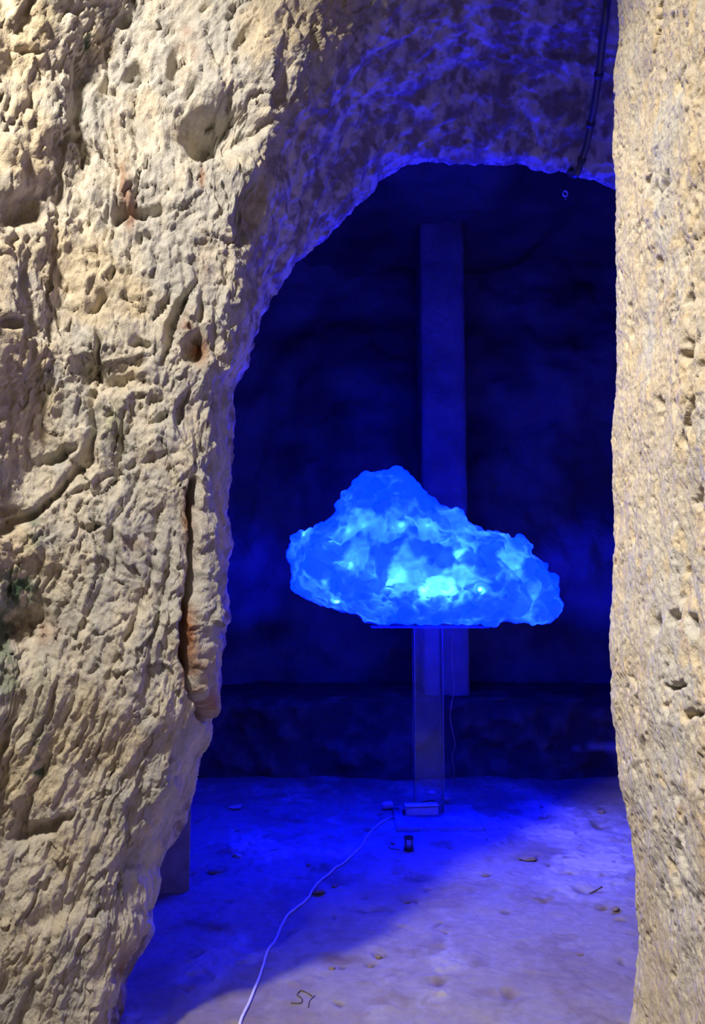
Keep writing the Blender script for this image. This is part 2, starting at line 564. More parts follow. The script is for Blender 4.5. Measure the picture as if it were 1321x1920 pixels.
RIBS = [([(383, 905), (382, 1000), (378, 1120), (376, 1230), (376, 1320)], 17, 0.032), ([(266, 1790), (245, 1860), (225, 1930)], 16, 0.03),
        ([(120, 150), (124, 430)], 14, 0.012), ([(172, 150), (176, 460)], 15, 0.012), ([(150, 870), (60, 950)], 20, 0.02),
        ([(430, 1000), (420, 1180)], 8, 0.01)]
for pts, wd, hgt in RIBS:
    dist = seg_dist(gpx + 160 * warp[:, 0], gpy, pts)
    d += hgt * front * np.exp(-(dist / wd) ** 2)
# vault: shallow overlapping pick marks
vm = 1 - front
f1v, _ = worley(q * np.float32([16, 9, 16]) + 3, 61)
d += 0.016 * vm * (0.5 - f1v) + 0.012 * vm * (0.3 - np.abs(perlin(q * np.float32([12, 18, 12]), 62)))
edge_fade = sstep(0.0, 0.025, S) * (1 - sstep(0.955, 1.0, S))
pos = base.reshape(-1, 3) + nrm.reshape(-1, 3) * (d * edge_fade)[:, None]

# stone colours: cream limestone, grey skin, rust seams, algae
cn = fbm(p * 5, 3, 71); cn2 = fbm(p * np.float32([16, 16, 7]), 3, 72); cn3 = perlin(p * 45, 73)
cream = np.array([0.66, 0.60, 0.50]); grey = np.array([0.50, 0.485, 0.455]); yellow = np.array([0.68, 0.55, 0.35])
rust = np.array([0.34, 0.15, 0.07]); moss = np.array([0.10, 0.16, 0.10]); olive = np.array([0.42, 0.42, 0.26])
col = np.tile(cream, (len(p), 1))


def mixc(col, c, w):
    w = np.clip(w, 0, 1)[:, None]
    return col * (1 - w) + np.asarray(c) * w


col = mixc(col, grey, sstep(-0.15, 0.45, cn2 + 0.4 * sstep(60, 420, gpx)) * 0.85)
col = mixc(col, yellow, 0.5 * sstep(0.10, 0.5, cn + 0.25 * sstep(260, 0, gpx)))
YEL = [(60, 70, 90, 55), (225, 280, 22, 60), (245, 700, 36, 60), (60, 320, 40, 90), (260, 560, 22, 50), (150, 1330, 60, 60), (40, 1500, 60, 70), (125, 1600, 40, 60)]
for cx, cy, rx, ry in YEL:
    col = mixc(col, yellow, 0.7 * blob(gpx, gpy, cx, cy, rx, ry) * sstep(-0.3, 0.3, cn2))
RST = [(350, 95, 14, 34, .8), (345, 130, 10, 20, .8), (217, 268, 6, 30, .9), (228, 330, 6, 40, .6), (238, 372, 10, 40, .5), (244, 405, 8, 30, .5), (384, 490, 7, 36, .9),
       (355, 615, 16, 24, .7), (372, 655, 18, 24, .8), (274, 855, 14, 10, .8), (320, 870, 16, 8, .4), (360, 800, 8, 30, .7), (352, 960, 9, 40, .8), (350, 1070, 6, 60, .9), (348, 1190, 8, 60, .9),
       (356, 1270, 16, 30, .7), (372, 1320, 14, 24, .8), (360, 1495, 16, 14, .5), (262, 1790, 18, 30, .6), (238, 1840, 22, 40, .8), (225, 1900, 26, 40, .8), (60, 1185, 40, 24, .5), (250, 1020, 24, 10, .25),
       (60, 20, 30, 10, .4), (378, 330, 5, 20, .7)]
for cx, cy, rx, ry, a in RST:
    col = mixc(col, rust, 1.25 * a * front * blob(gpx, gpy, cx, cy, rx * 1.25, ry * 1.15) * sstep(-0.45, 0.35, cn2 + 0.4 * cn3))
MOS = [(160, 85, 10, 20, .9), (36, 1105, 30, 34, 1.0), (20, 1075, 22, 18, .6), (15, 1170, 20, 26, .8), (62, 1000, 16, 30, .7), (66, 1450, 16, 28, 1.1), (62, 1395, 12, 30, .6), (30, 1290, 30, 30, .5), (10, 1230, 20, 50, .6)]
for cx, cy, rx, ry, a in MOS:
    col = mixc(col, moss, 1.2 * a * front * blob(gpx, gpy, cx, cy, rx * 1.15, ry * 1.15) * sstep(-0.25, 0.25, cn3 + cn2))
for cx, cy, rx, ry, a in [(212, 800, 22, 44, .7), (75, 762, 30, 24, .5), (60, 1320, 50, 90, .35), (80, 20, 40, 30, .4)]:
    col = mixc(col, olive, a * front * blob(gpx, gpy, cx, cy, rx, ry) * sstep(-0.5, 0.3, cn2))
for cx, cy, rx, ry, a in [(262, 1790, 12, 26, .9), (236, 1825, 12, 24, .8), (212, 1905, 12, 30, .7)]:
    col = mixc(col, (0.06, 0.045, 0.035), a * front * blob(gpx, gpy, cx, cy, rx, ry, 25) * sstep(-0.4, 0.2, cn2 + cn3))
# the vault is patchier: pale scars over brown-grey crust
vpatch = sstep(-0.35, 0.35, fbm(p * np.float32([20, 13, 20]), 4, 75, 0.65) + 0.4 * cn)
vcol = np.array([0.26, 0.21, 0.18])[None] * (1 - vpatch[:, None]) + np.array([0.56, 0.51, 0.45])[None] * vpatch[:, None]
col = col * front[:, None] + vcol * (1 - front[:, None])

lip_j = int(np.searchsorted(ss, 0.62))
Q = grid_quads(NA, NS, flip < 0).reshape(NA - 1, NS - 1, 4)


def sub_grid(name, j0, j1, mat):
    idx = np.arange(NA * NS).reshape(NA, NS)[:, j0:j1 + 1].ravel()
    qq = grid_quads(NA, j1 - j0 + 1, flip < 0)
    return mesh_arrays(name, pos[idx], qq, mat, col[idx])


wl = structure(sub_grid('wall_left', 0, lip_j, M_ROCK), 'rough cream limestone wall with upright tool marks on the left')
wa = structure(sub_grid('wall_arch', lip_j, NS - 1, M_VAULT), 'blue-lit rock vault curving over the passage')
vault_pos = pos.reshape(NA, NS, 3)[:, lip_j:int(np.searchsorted(ss, 0.935))].reshape(-1, 3)
vpx, vpy = proj(vault_pos)


def vault_at(px, py):
    k = np.argsort((vpx - px) ** 2 + (vpy - py) ** 2)[:6]
    Y = vault_pos[k, 1].min()
    return V(px, py, Y)


# ------------------------------------------------------------------ the right rock wall beside the passage
RSIL = np.array([(-700, 1140), (0, 1144), (80, 1150), (130, 1148), (200, 1147), (300, 1146), (400, 1143), (500, 1141), (560, 1145), (700, 1148),
                 (760, 1144), (850, 1140), (900, 1141), (1000, 1141), (1100, 1141), (1200, 1141), (1300, 1144), (1360, 1148), (1400, 1147),
                 (1440, 1152), (1490, 1158), (1560, 1166), (1600, 1170), (1700, 1177), (1780, 1187), (1820, 1185), (1870, 1180), (1920, 1173), (2400, 1165)], float)
CORY = 1.85
zc_tab = P(RSIL[:, 1], RSIL[:, 0], CORY)
order = np.argsort(zc_tab[:, 2])
zz = np.concatenate([np.linspace(-0.08, 2.65, 800), np.linspace(2.68, 4.6, 60)])
xcor = np.interp(zz, zc_tab[order, 2], zc_tab[order, 0])
ww = np.concatenate([np.linspace(-1.6, 0.4, 25, endpoint=False), np.linspace(0.4, 1.15, 120, endpoint=False), np.linspace(1.15, CORY - 0.02, 220, endpoint=False),
                     np.linspace(CORY - 0.02, CORY + 0.05, 26, endpoint=False), np.linspace(CORY + 0.05, 3.5, 70)])
off = np.interp(ww, [-1.6, 0.3, 1.3, CORY - 0.06, CORY - 0.015, CORY, CORY + 0.02, 2.35, 3.0, 3.3, 3.5],
                [0.30, 0.06, 0.0, 0.0, 0.003, 0.012, 0.045, 0.75, 1.02, 1.5, 2.6])
RB = np.stack([xcor[:, None] + off[None, :], np.broadcast_to(ww, (len(zz), len(ww))), np.broadcast_to(zz[:, None], (len(zz), len(ww)))], -1)
rn = grid_normals(RB)
rn *= np.sign((rn * np.array([-1, -0.3, 0])).sum(-1)[400, 250])
rp = RB.reshape(-1, 3).astype(np.float32)
rw = np.stack([perlin(rp * 9 + 3.1, 201), perlin(rp * 9 + 7.7, 202), perlin(rp * 9 + 1.9, 203)], -1) * 0.03
rq = rp + rw + np.stack([perlin(rp * 60 + 3.1, 205), perlin(rp * 60 + 7.7, 206), perlin(rp * 60 + 1.9, 207)], -1) * 0.008
dens = fbm(rp * np.float32([3, 3, 1.6]), 2, 204)                      # smooth skins against open pores
inc = sstep(0.0, 1.8, rp[:, 2])
f1, f2 = worley(rq * np.float32([30, 30, 22]), 211)
f1s, _ = worley(rq * np.float32([75, 75, 50]), 212)
rough_right = sstep(1.55, 1.30, rp[:, 1])
rd = 0.020 * fbm(rp * 2.2, 2, 213) + 0.008 * fbm(rq * 9, 2, 214)
pore = sstep(0.36, 0.16, f1) * sstep(-0.10, 0.22, perlin(rq * np.float32([11, 11, 6]), 215) + 0.25 * dens)
pore_s = sstep(0.40, 0.12, f1s) * sstep(-0.25, 0.15, perlin(rq * np.float32([18, 18, 9]), 216) + 0.3 * dens)
big, _ = worley(rq * np.float32([9, 9, 6.5]), 217)
pore_b = sstep(0.24, 0.10, big)
rd -= 0.010 * pore + 0.007 * pore_s + 0.010 * pore_b * sstep(0.0, 0.3, dens)
rd += 0.006 * ridged(rq * np.float32([34, 34, 20]), 3, 231) * (0.55 + 0.45 * rough_right) + 0.003 * (0.5 - f1s) + 0.0018 * fbm(rq * 120, 2, 218)
rd += (0.004 + 0.006 * rough_right) * perlin(rq * np.float32([26, 26, 14]), 219)
rpx, rpy = proj(rp)
for cx, cy, rx, ry, ang, dep, sh in [(1233, 362, 6, 24, 18, 0.014, 1), (1206, 343, 5, 14, 15, 0.02, 2), (1268, 160, 6, 14, 5, 0.02, 2), (1296, 1170, 10, 20, 0, 0.03, 2),
                                     (1303, 935, 10, 14, 0, 0.035, 2), (1235, 1160, 5, 16, 0, 0.02, 2), (1275, 1285, 22, 7, -5, 0.03, 2), (1308, 1340, 14, 6, -20, 0.03, 2),
                                     (1299, 560, 5, 30, 6, 0.03, 2), (1290, 660, 6, 30, 4, 0.03, 2), (1235, 760, 5, 22, 12, 0.025, 2), (1300, 765, 4, 26, 8, 0.03, 2), (1264, 1155, 10, 10, 0, 0.03, 2),
                                     (1228, 1690, 8, 14, 0, 0.025, 2), (1316, 1700, 5, 14, 0, 0.03, 2), (1230, 30, 3, 60, 4, 0.018, 2), (1222, 110, 3, 40, 3, 0.018, 2)]:
    rd -= dep * blob(rpx + 900 * (rq - rp)[:, 1], rpy + 900 * (rq - rp)[:, 2], cx, cy, rx, ry, ang, sh)
back = sstep(CORY - 0.05, CORY + 0.03, rp[:, 1])
rd = rd * (1 - 0.5 * back)
rpos = rp + rn.reshape(-1, 3) * rd[:, None]
rc1 = fbm(rp * np.float32([6, 6, 2.5]), 3, 221); rc2 = fbm(rp * 22, 2, 222)
rcol = np.tile(np.array([0.64, 0.56, 0.445]), (len(rp), 1))
rcol = mixc(rcol, (0.60, 0.57, 0.52), sstep(-0.2, 0.35, rc1))
rcol = mixc(rcol, (0.72, 0.58, 0.38), 0.7 * sstep(0.15, 0.55, rc2 + 0.35 * rough_right))
rcol = mixc(rcol, (0.50, 0.42, 0.31), 0.6 * sstep(0.9, 0.35, rp[:, 2] + 0.25 * rc1))        # browner towards the foot of the wall
wr = structure(mesh_arrays('wall_right', rpos, grid_quads(len(zz), len(ww), True), M_PILLAR, rcol), 'pitted pale limestone wall on the right')

# ------------------------------------------------------------------ floor
FB_DENT = [(630, 1652, 30, 9, -0.010), (405, 1633, 24, 6, -0.012), (440, 1512, 20, 5, -0.012), (545, 1535, 30, 5, 0.006), (425, 1600, 30, 4, -0.012), (520, 1600, 26, 4, -0.008),
           (605, 1628, 26, 7, 0.008), (990, 1606, 20, 5, -0.018), (1060, 1608, 12, 4, -0.008), (830, 1585, 24, 4, -0.010), (760, 1685, 14, 5, -0.014), (1130, 1703, 14, 4, -0.016),
           (1125, 1550, 16, 4, -0.014), (1015, 1532, 10, 3, -0.014), (1128, 1520, 10, 4, -0.014), (708, 1793, 12, 6, -0.014), (697, 1812, 12, 5, -0.012), (640, 1800, 40, 12, -0.006),
           (910, 1640, 12, 3, -0.010), (1020, 1690, 16, 4, -0.010), (780, 1645, 30, 6, -0.008), (395, 1735, 40, 8, 0.006), (955, 1870, 14, 8, -0.010), (820, 1850, 20, 8, -0.006), (300, 1690, 60, 10, 0.008),
           (690, 1705, 40, 6, -0.008), (1100, 1672, 30, 4, -0.008), (560, 1645, 22, 4, -0.010)]


def crust_of(x, y):
    pt = np.stack([x, y, 0 * x], -1).astype(np.float32)
    n = fbm(pt * np.float32([2.2, 1.5, 1]), 4, 305, 0.55)
    fx, fy = proj(np.stack([x, y, 0 * x], -1))
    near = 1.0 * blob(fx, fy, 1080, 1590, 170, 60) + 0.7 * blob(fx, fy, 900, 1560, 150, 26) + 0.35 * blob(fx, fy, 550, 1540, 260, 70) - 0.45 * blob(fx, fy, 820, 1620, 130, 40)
    n = n + 0.16 * fbm(pt * np.float32([13, 9, 1]), 3, 306, 0.6)
    return n + 0.55 * near - 0.12, fx, fy


def floor_h(x, y):
    x = np.asarray(x, np.float32); y = np.asarray(y, np.float32)
    pt = np.stack([x, y, 0 * x], -1)
    h = 0.016 * fbm(pt * 1.3, 2, 301) + 0.006 * fbm(pt * 6, 2, 302) + 0.0022 * perlin(pt * 28, 303)
    cr, fx, fy = crust_of(x, y)
    h += 0.008 * sstep(0.28, 0.40, cr) + 0.004 * sstep(0.50, 0.60, cr)
    wob = perlin(pt * 12, 309)
    for cx, cy, rx, ry, dh in FB_DENT:
        h += dh * blob(fx + 10 * wob, fy + 5 * wob, cx, cy, rx, ry, 0, 1.3)
    f1, _ = worley((pt + 0.05 * wob[:, None]) * np.float32([9, 5, 1]), 307)
    h -= 0.007 * sstep(0.22, 0.06, f1)
    h += 0.0045 * ridged(pt * np.float32([7, 5, 1]) + 0.6 * wob[:, None], 4, 308, 0.62)
    return h


xs = np.concatenate([np.linspace(-3.6, -1.0, 60, endpoint=False), np.linspace(-1.0, 1.6, 390, endpoint=False), np.linspace(1.6, 3.8, 50)])
ys = np.concatenate([np.linspace(-1.8, 2.2, 50, endpoint=False), np.linspace(2.2, 4.0, 270, endpoint=False), np.linspace(4.0, 5.4, 150, endpoint=False), np.linspace(5.4, 7.6, 70)])
FX, FY = np.meshgrid(xs, ys, indexing='ij')
fx1, fy1 = FX.ravel(), FY.ravel()
fz = floor_h(fx1, fy1)
fp = np.stack([fx1, fy1, fz], -1)
cr, ffx, ffy = crust_of(fx1, fy1)
f32 = fp.astype(np.float32)
fc1 = fbm(f32 * np.float32([1.6, 1.6, 0]), 4, 311); fc2 = fbm(f32 * np.float32([9, 6, 0]), 3, 312)
fcol = np.tile(np.array([0.295, 0.26, 0.235]), (len(fp), 1))
fcol = mixc(fcol, (0.25, 0.205, 0.165), 0.85 * sstep(0.0, 0.5, fc1 + 0.4 * fc2))
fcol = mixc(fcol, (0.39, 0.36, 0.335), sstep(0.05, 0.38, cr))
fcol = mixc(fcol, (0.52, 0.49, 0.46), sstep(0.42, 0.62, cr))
for cx, cy, rx, ry, dh in FB_DENT:
    fcol = mixc(fcol, (0.17, 0.12, 0.08), 0.9 * blob(ffx + 25 * fc2, ffy + 10 * fc2, cx, cy, rx, ry, 0, 1.2))
fw = perlin(np.stack([f32[:, 0], f32[:, 1], 0 * f32[:, 0]], -1) * 12, 309)
f1, _ = worley(np.stack([(f32[:, 0] + 0.05 * fw) * 9, (f32[:, 1] + 0.05 * fw) * 5, 0.05 * fw], -1), 307)
fcol = mixc(fcol, (0.15, 0.11, 0.08), 0.8 * sstep(0.17, 0.07, f1))
fcol = mixc(fcol, (0.21, 0.165, 0.13), 0.55 * sstep(0.15, 0.45, fbm(f32 * np.float32([5, 3.4, 0]) + 0.4 * fw[:, None], 4, 313, 0.6)))
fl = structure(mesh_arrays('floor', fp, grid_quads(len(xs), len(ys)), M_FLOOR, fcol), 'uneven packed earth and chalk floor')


def on_floor(px, py):
    g = ground(px, py, 0.0)
    for _ in range(3):
        z = float(floor_h(np.array([g[0]]), np.array([g[1]]))[0])
        g = ground(px, py, z)
    return Vector(g.tolist())


# ------------------------------------------------------------------ the chamber behind
def chamber(name, o, u, v, nu, nv, amp, seed, label, inward, tone=1.0):
    o, u, v = np.array(o, float), np.array(u, float), np.array(v, float)
    a = np.linspace(0, 1, nu)[:, None, None]; b = np.linspace(0, 1, nv)[None, :, None]
    g = (o + a * u + b * v).reshape(-1, 3)
    n = np.array(inward, float)
    g32 = g.astype(np.float32)
    w1, _ = worley(g32 * 1.1, seed + 5)
    dd = amp * (fbm(g32 * 0.7, 2, seed) + 0.55 * fbm(g32 * 2.3, 4, seed + 9) + 0.5 * (0.6 - w1))
    g = g + n * dd[:, None]
    c = fbm(g32 * 1.3, 3, seed + 3)
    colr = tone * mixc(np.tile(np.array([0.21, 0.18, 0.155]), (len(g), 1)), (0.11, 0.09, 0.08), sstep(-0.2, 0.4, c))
    fl_ = np.dot(np.cross(u, v), n) < 0
    return structure(mesh_arrays(name, g, grid_quads(nu, nv, fl_), M_CHAMBER, colr), label)


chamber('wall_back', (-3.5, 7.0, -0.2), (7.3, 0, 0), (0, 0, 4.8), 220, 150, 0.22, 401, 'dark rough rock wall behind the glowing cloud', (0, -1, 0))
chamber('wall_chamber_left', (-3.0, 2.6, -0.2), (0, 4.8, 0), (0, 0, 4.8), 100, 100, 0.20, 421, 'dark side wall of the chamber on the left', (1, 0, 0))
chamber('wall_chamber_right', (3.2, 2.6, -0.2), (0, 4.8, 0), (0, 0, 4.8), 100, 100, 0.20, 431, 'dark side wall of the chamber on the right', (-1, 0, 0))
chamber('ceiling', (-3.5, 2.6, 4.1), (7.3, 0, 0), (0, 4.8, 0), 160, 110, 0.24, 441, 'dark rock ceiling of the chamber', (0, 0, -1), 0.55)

# stone pillar against the back wall
PY0 = 6.35
pa, pb = P(790, 900, PY0)[0], P(878, 900, PY0)[0]
nz_, per = 130, []
hw, hd = (pb - pa) / 2, 0.22
for k in range(64):
    t = k / 64 * 4
    s_, r_ = int(t), t - int(t)
    cx, cy = [(-1 + 2 * r_, -1), (1, -1 + 2 * r_), (1 - 2 * r_, 1), (-1, 1 - 2 * r_)][s_]
    m_ = max(1.0, (cx ** 8 + cy ** 8) ** (1 / 8))
    per.append((cx / m_ * hw, cy / m_ * hd))
per = np.array(per)
zp = np.linspace(float(P(834, 1305, PY0)[2]) - 0.06, 4.5, nz_)
PG = np.zeros((nz_, 65, 3))
PG[:, :64, 0] = (pa + pb) / 2 + per[None, :, 0]
PG[:, :64, 1] = PY0 + hd + per[None, :, 1]
PG[:, :64, 2] = zp[:, None]
PG[:, 64] = PG[:, 0]
pg = PG.reshape(-1, 3); g32 = pg.astype(np.float32)
cen = np.stack([np.full(len(pg), (pa + pb) / 2), np.full(len(pg), PY0 + hd), pg[:, 2]], -1)
rad = (pg - cen); rad /= np.maximum(np.linalg.norm(rad, axis=1, keepdims=True), 1e-6)
pg = pg + rad * (0.012 * fbm(g32 * 3, 3, 451) + 0.008 * fbm(g32 * 10, 2, 452))[:, None]
pcol = mixc(np.tile(np.array([0.34, 0.30, 0.26]), (len(pg), 1)), (0.24, 0.21, 0.18), sstep(-0.2, 0.4, fbm(g32 * 2, 3, 453)))
pil = mesh_arrays('stone_pillar', pg, grid_quads(nz_, 65), M_CHAMBER, pcol)
tag(pil, 'tall square stone pillar in the dark behind the glowing cloud', 'pillar')

# added ledge under the pillar, its dark colour stands in for shade
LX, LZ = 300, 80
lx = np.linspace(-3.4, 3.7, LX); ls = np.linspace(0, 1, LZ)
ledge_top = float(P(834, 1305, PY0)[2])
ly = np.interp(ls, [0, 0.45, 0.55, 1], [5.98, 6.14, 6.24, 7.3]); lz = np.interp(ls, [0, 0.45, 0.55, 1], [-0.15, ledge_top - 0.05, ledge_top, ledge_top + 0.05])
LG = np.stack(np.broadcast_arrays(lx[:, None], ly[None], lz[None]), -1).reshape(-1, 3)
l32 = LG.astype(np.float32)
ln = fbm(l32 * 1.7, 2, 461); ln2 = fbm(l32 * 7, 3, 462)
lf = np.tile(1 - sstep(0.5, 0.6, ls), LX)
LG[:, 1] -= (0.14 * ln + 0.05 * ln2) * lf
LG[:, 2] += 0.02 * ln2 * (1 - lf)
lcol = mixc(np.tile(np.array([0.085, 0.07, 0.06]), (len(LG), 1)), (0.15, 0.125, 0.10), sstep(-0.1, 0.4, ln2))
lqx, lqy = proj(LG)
lcol = mixc(lcol, (0.55, 0.50, 0.45), 0.9 * np.exp(-((lqy - 1398 - 10 * ln2) / 7) ** 2) * sstep(1000, 1050, lqx) * sstep(-0.25, 0.2, ln2))  # pale streak paints the light caught along a ridge
ledge = mesh_arrays('wall_shade_ledge', LG, grid_quads(LX, LZ), M_CHAMBER, lcol)
structure(ledge, 'added low ledge along the foot of the back wall, coloured dark as shade')

# low block half hidden behind the foot of the left wall
M_BLOCK = plain_mat('grey_concrete', (0.30, 0.27, 0.24), 0.9, noise=0.25, scale=14)
bc = on_floor(355, 1670)
bm = bmesh.new()
box_bm(bm, (-0.30, 0.16, 0.24), (0.60, 0.32, 0.58), 0.006)
blk = bm_obj('stone_block', bm, M_BLOCK, loc=(bc.x, bc.y, 0)); blk.rotation_euler = (0, 0, math.radians(12))
tag(blk, 'dark square-edged block half hidden behind the foot of the left wall', 'block')

# ------------------------------------------------------------------ glowing cloud lamp
CY = 5.02
SILC = [(538, 1058), (543, 1013), (559, 994), (575, 994), (598, 985), (620, 973), (629, 953), (638, 924), (654, 904), (686, 884), (709, 884), (741, 876), (759, 883), (772, 897),
        (800, 926), (825, 948), (845, 948), (863, 960), (886, 981), (909, 994), (925, 990), (938, 999), (968, 994), (986, 1003), (993, 1022), (995, 1040), (1022, 1058), (1038, 1081),
        (1045, 1108), (1052, 1126), (1045, 1153), (1022, 1172), (986, 1174), (972, 1169), (927, 1176), (909, 1173), (709, 1173), (677, 1167), (668, 1153), (614, 1142), (573, 1126), (550, 1108), (543, 1076)]
poly = P(np.array(SILC, float)[:, 0], np.array(SILC, float)[:, 1], CY)[:, [0, 2]]


def inside(x, z):
    r = False
    n = len(poly)
    for i in range(n):
        x1, z1 = poly[i]; x2, z2 = poly[(i + 1) % n]
        if (z1 > z) != (z2 > z) and x < (x2 - x1) * (z - z1) / (z2 - z1) + x1:
            r = not r
    return r


def edge_d(x, z):
    a = poly; b = np.roll(poly, -1, axis=0)
    v = b - a
    t = np.clip(((x - a[:, 0]) * v[:, 0] + (z - a[:, 1]) * v[:, 1]) / (v ** 2).sum(1), 0, 1)
    return float(np.hypot(x - a[:, 0] - t * v[:, 0], z - a[:, 1] - t * v[:, 1]).min())


rng = random.Random(7)
bm = bmesh.new()
zlo = poly[:, 1].min()
cloud_c = Vector((float(poly[:, 0].mean()), CY, float(zlo)))


def ball(x, y, z, r, sub=2):
    bmesh.ops.create_icosphere(bm, subdivisions=sub, radius=r, matrix=Matrix.Translation((x - cloud_c.x, y - CY, z - cloud_c.z)))


bb = (poly[:, 0].min(), poly[:, 0].max(), poly[:, 1].min(), poly[:, 1].max())
made = 0
while made < 420:
    x, z = rng.uniform(bb[0], bb[1]), rng.uniform(bb[2], bb[3])
    if not inside(x, z):
        continue
    dd = edge_d(x, z)
    if dd < 0.022:
        continue
    if made < 120:                                   # full-depth core
        r = dd * 0.98
        T = 0.30 * math.sqrt(min(1, dd / 0.26))
        for sgn in (-1, 0, 1):
            ball(x, CY + sgn * max(0, T - r) * 0.8, z, r)
    else:                                            # lumps over front and back
        r = min(dd * 0.96, rng.uniform(0.03, 0.085))
        T = 0.33 * math.sqrt(min(1, dd / 0.26))
        ball(x, CY + (-1 if rng.random() < 0.7 else 1) * max(0, T - r * 0.7), z, r)
    made += 1
tmp = bpy.data.meshes.new('tmp'); bm.to_mesh(tmp); bm.free()
tmpo = bpy.data.objects.new('tmp', tmp); scene.collection.objects.link(tmpo)
rm = tmpo.modifiers.new('r', 'REMESH'); rm.mode = 'VOXEL'; rm.voxel_size = 0.0085
dg = bpy.context.evaluated_depsgraph_get()
cme = bpy.data.meshes.new_from_object(tmpo.evaluated_get(dg))
bpy.data.objects.remove(tmpo)
cme.name = 'foam_cloud'
nv = len(cme.vertices)
cc = np.zeros(nv * 3, np.float32); cme.vertices.foreach_get('co', cc); cc = cc.reshape(-1, 3)
cnm = np.zeros(nv * 3, np.float32); cme.vertices.foreach_get('normal', cnm); cnm = cnm.reshape(-1, 3)
cwp = np.stack([perlin(cc * 6, 501), perlin(cc * 6 + 9, 502), perlin(cc * 6 + 17, 503)], -1) * 0.06
w1, _ = worley((cc + cwp) * 9, 511); w2, _ = worley((cc + cwp) * 22, 512)
cd = 0.060 * (0.5 - w1) + 0.020 * (0.5 - w2) + 0.020 * (0.25 - np.abs(perlin((cc + cwp) * 13, 513))) - 0.010
loz = sstep(0.0, 0.05, cc[:, 2])
thick = 0.95 * fbm((cc + cwp) * 5.5, 4, 521, 0.55)
for bx, bz_, rx, rz_, am in [(765, 1040, 80, 20, .6), (900, 1055, 30, 42, .5), (745, 930, 90, 45, .45), (820, 1150, 190, 20, .5), (595, 1060, 26, 34, .3), (930, 1135, 55, 30, .3), (1025, 1110, 26, 50, .4), (556, 1050, 14, 50, .4), (660, 1018, 26, 9, .4),
                             (805, 1096, 75, 17, -.7), (740, 1080, 40, 24, -.5), (960, 1070, 22, 40, -.4), (985, 1120, 14, 34, -.4), (860, 1020, 50, 22, -.4), (630, 1040, 34, 18, -.35), (760, 985, 90, 16, -.35)]:
    bc_ = P(bx, bz_, CY); k_ = CY / F
    thick += 0.75 * am * np.exp(-(((cc[:, 0] + cloud_c.x - bc_[0] + cwp[:, 0]) / (rx * k_)) ** 2 + ((cc[:, 2] + cloud_c.z - bc_[2] + cwp[:, 2]) / (rz_ * k_)) ** 2))
thick = sstep(-0.30, 0.45, thick)
cd = cd + 0.030 * (thick - 0.45) * (cnm[:, 1] < 0)
cc2 = cc + cnm * (cd * (0.4 + 0.6 * loz) * (0.35 + 0.65 * np.abs(cnm[:, 1])))[:, None]
cme.vertices.foreach_set('co', cc2.ravel())
for pgn in cme.polygons:
    pgn.use_smooth = True

cat_ = cme.attributes.new('thickness', 'FLOAT', 'POINT'); cat_.data.foreach_set('value', thick.astype(np.float32))
M_FOAM, nt, N, L, b = new_mat('glowing_foam')
N.remove(b)
em = N.new('ShaderNodeEmission'); em.inputs['Color'].default_value = (0.0, 0.0010, 1.0, 1)
tco = N.new('ShaderNodeTexCoord'); sxyz = N.new('ShaderNodeSeparateXYZ'); L.new(tco.outputs['Object'], sxyz.inputs[0])
mre = N.new('ShaderNodeMapRange'); mre.interpolation_type = 'SMOOTHSTEP'
mre.inputs['From Min'].default_value = -0.16; mre.inputs['From Max'].default_value = 0.04; mre.inputs['To Min'].default_value = 54.0; mre.inputs['To Max'].default_value = 0.3
L.new(sxyz.outputs['Y'], mre.inputs['Value']); L.new(mre.outputs[0], em.inputs['Strength'])
trl = N.new('ShaderNodeBsdfTranslucent'); tat = N.new('ShaderNodeAttribute'); tat.attribute_name = 'thickness'
trp = N.new('ShaderNodeValToRGB'); trp.color_ramp.elements[0].color = (0.85, 0.9, 0.95, 1); trp.color_ramp.elements[1].color = (0.12, 0.13, 0.145, 1)
trp.color_ramp.elements[0].position = 0.1; trp.color_ramp.elements[1].position = 0.75
L.new(tat.outputs['Fac'], trp.inputs['Fac']); L.new(trp.outputs['Color'], trl.inputs['Color'])
dif = N.new('ShaderNodeBsdfDiffuse'); dif.inputs['Color'].default_value = (0.25, 0.27, 0.3, 1)
nzt = N.new('ShaderNodeTexNoise'); nzt.inputs['Scale'].default_value = 45; nzt.inputs['Detail'].default_value = 5
bmp = N.new('ShaderNodeBump'); bmp.inputs['Distance'].default_value = 0.004
L.new(nzt.outputs['Fac'], bmp.inputs['Height']); L.new(bmp.outputs[0], trl.inputs['Normal']); L.new(bmp.outputs[0], dif.inputs['Normal'])
mxs = N.new('ShaderNodeMixShader'); mxs.inputs[0].default_value = 0.35
L.new(trl.outputs[0], mxs.inputs[1]); L.new(dif.outputs[0], mxs.inputs[2])
ads = N.new('ShaderNodeAddShader'); L.new(em.outputs[0], ads.inputs[0]); L.new(mxs.outputs[0], ads.inputs[1])
L.new(ads.outputs[0], N['Material Output'].inputs['Surface'])
cme.materials.clear(); cme.materials.append(M_FOAM)
lampo = empty('cloud_lamp', cloud_c)
tag(lampo, 'glowing blue foam cloud lamp standing on a clear pedestal', 'lamp')
foam = bpy.data.objects.new('foam_cloud', cme); scene.collection.objects.link(foam); foam.parent = lampo
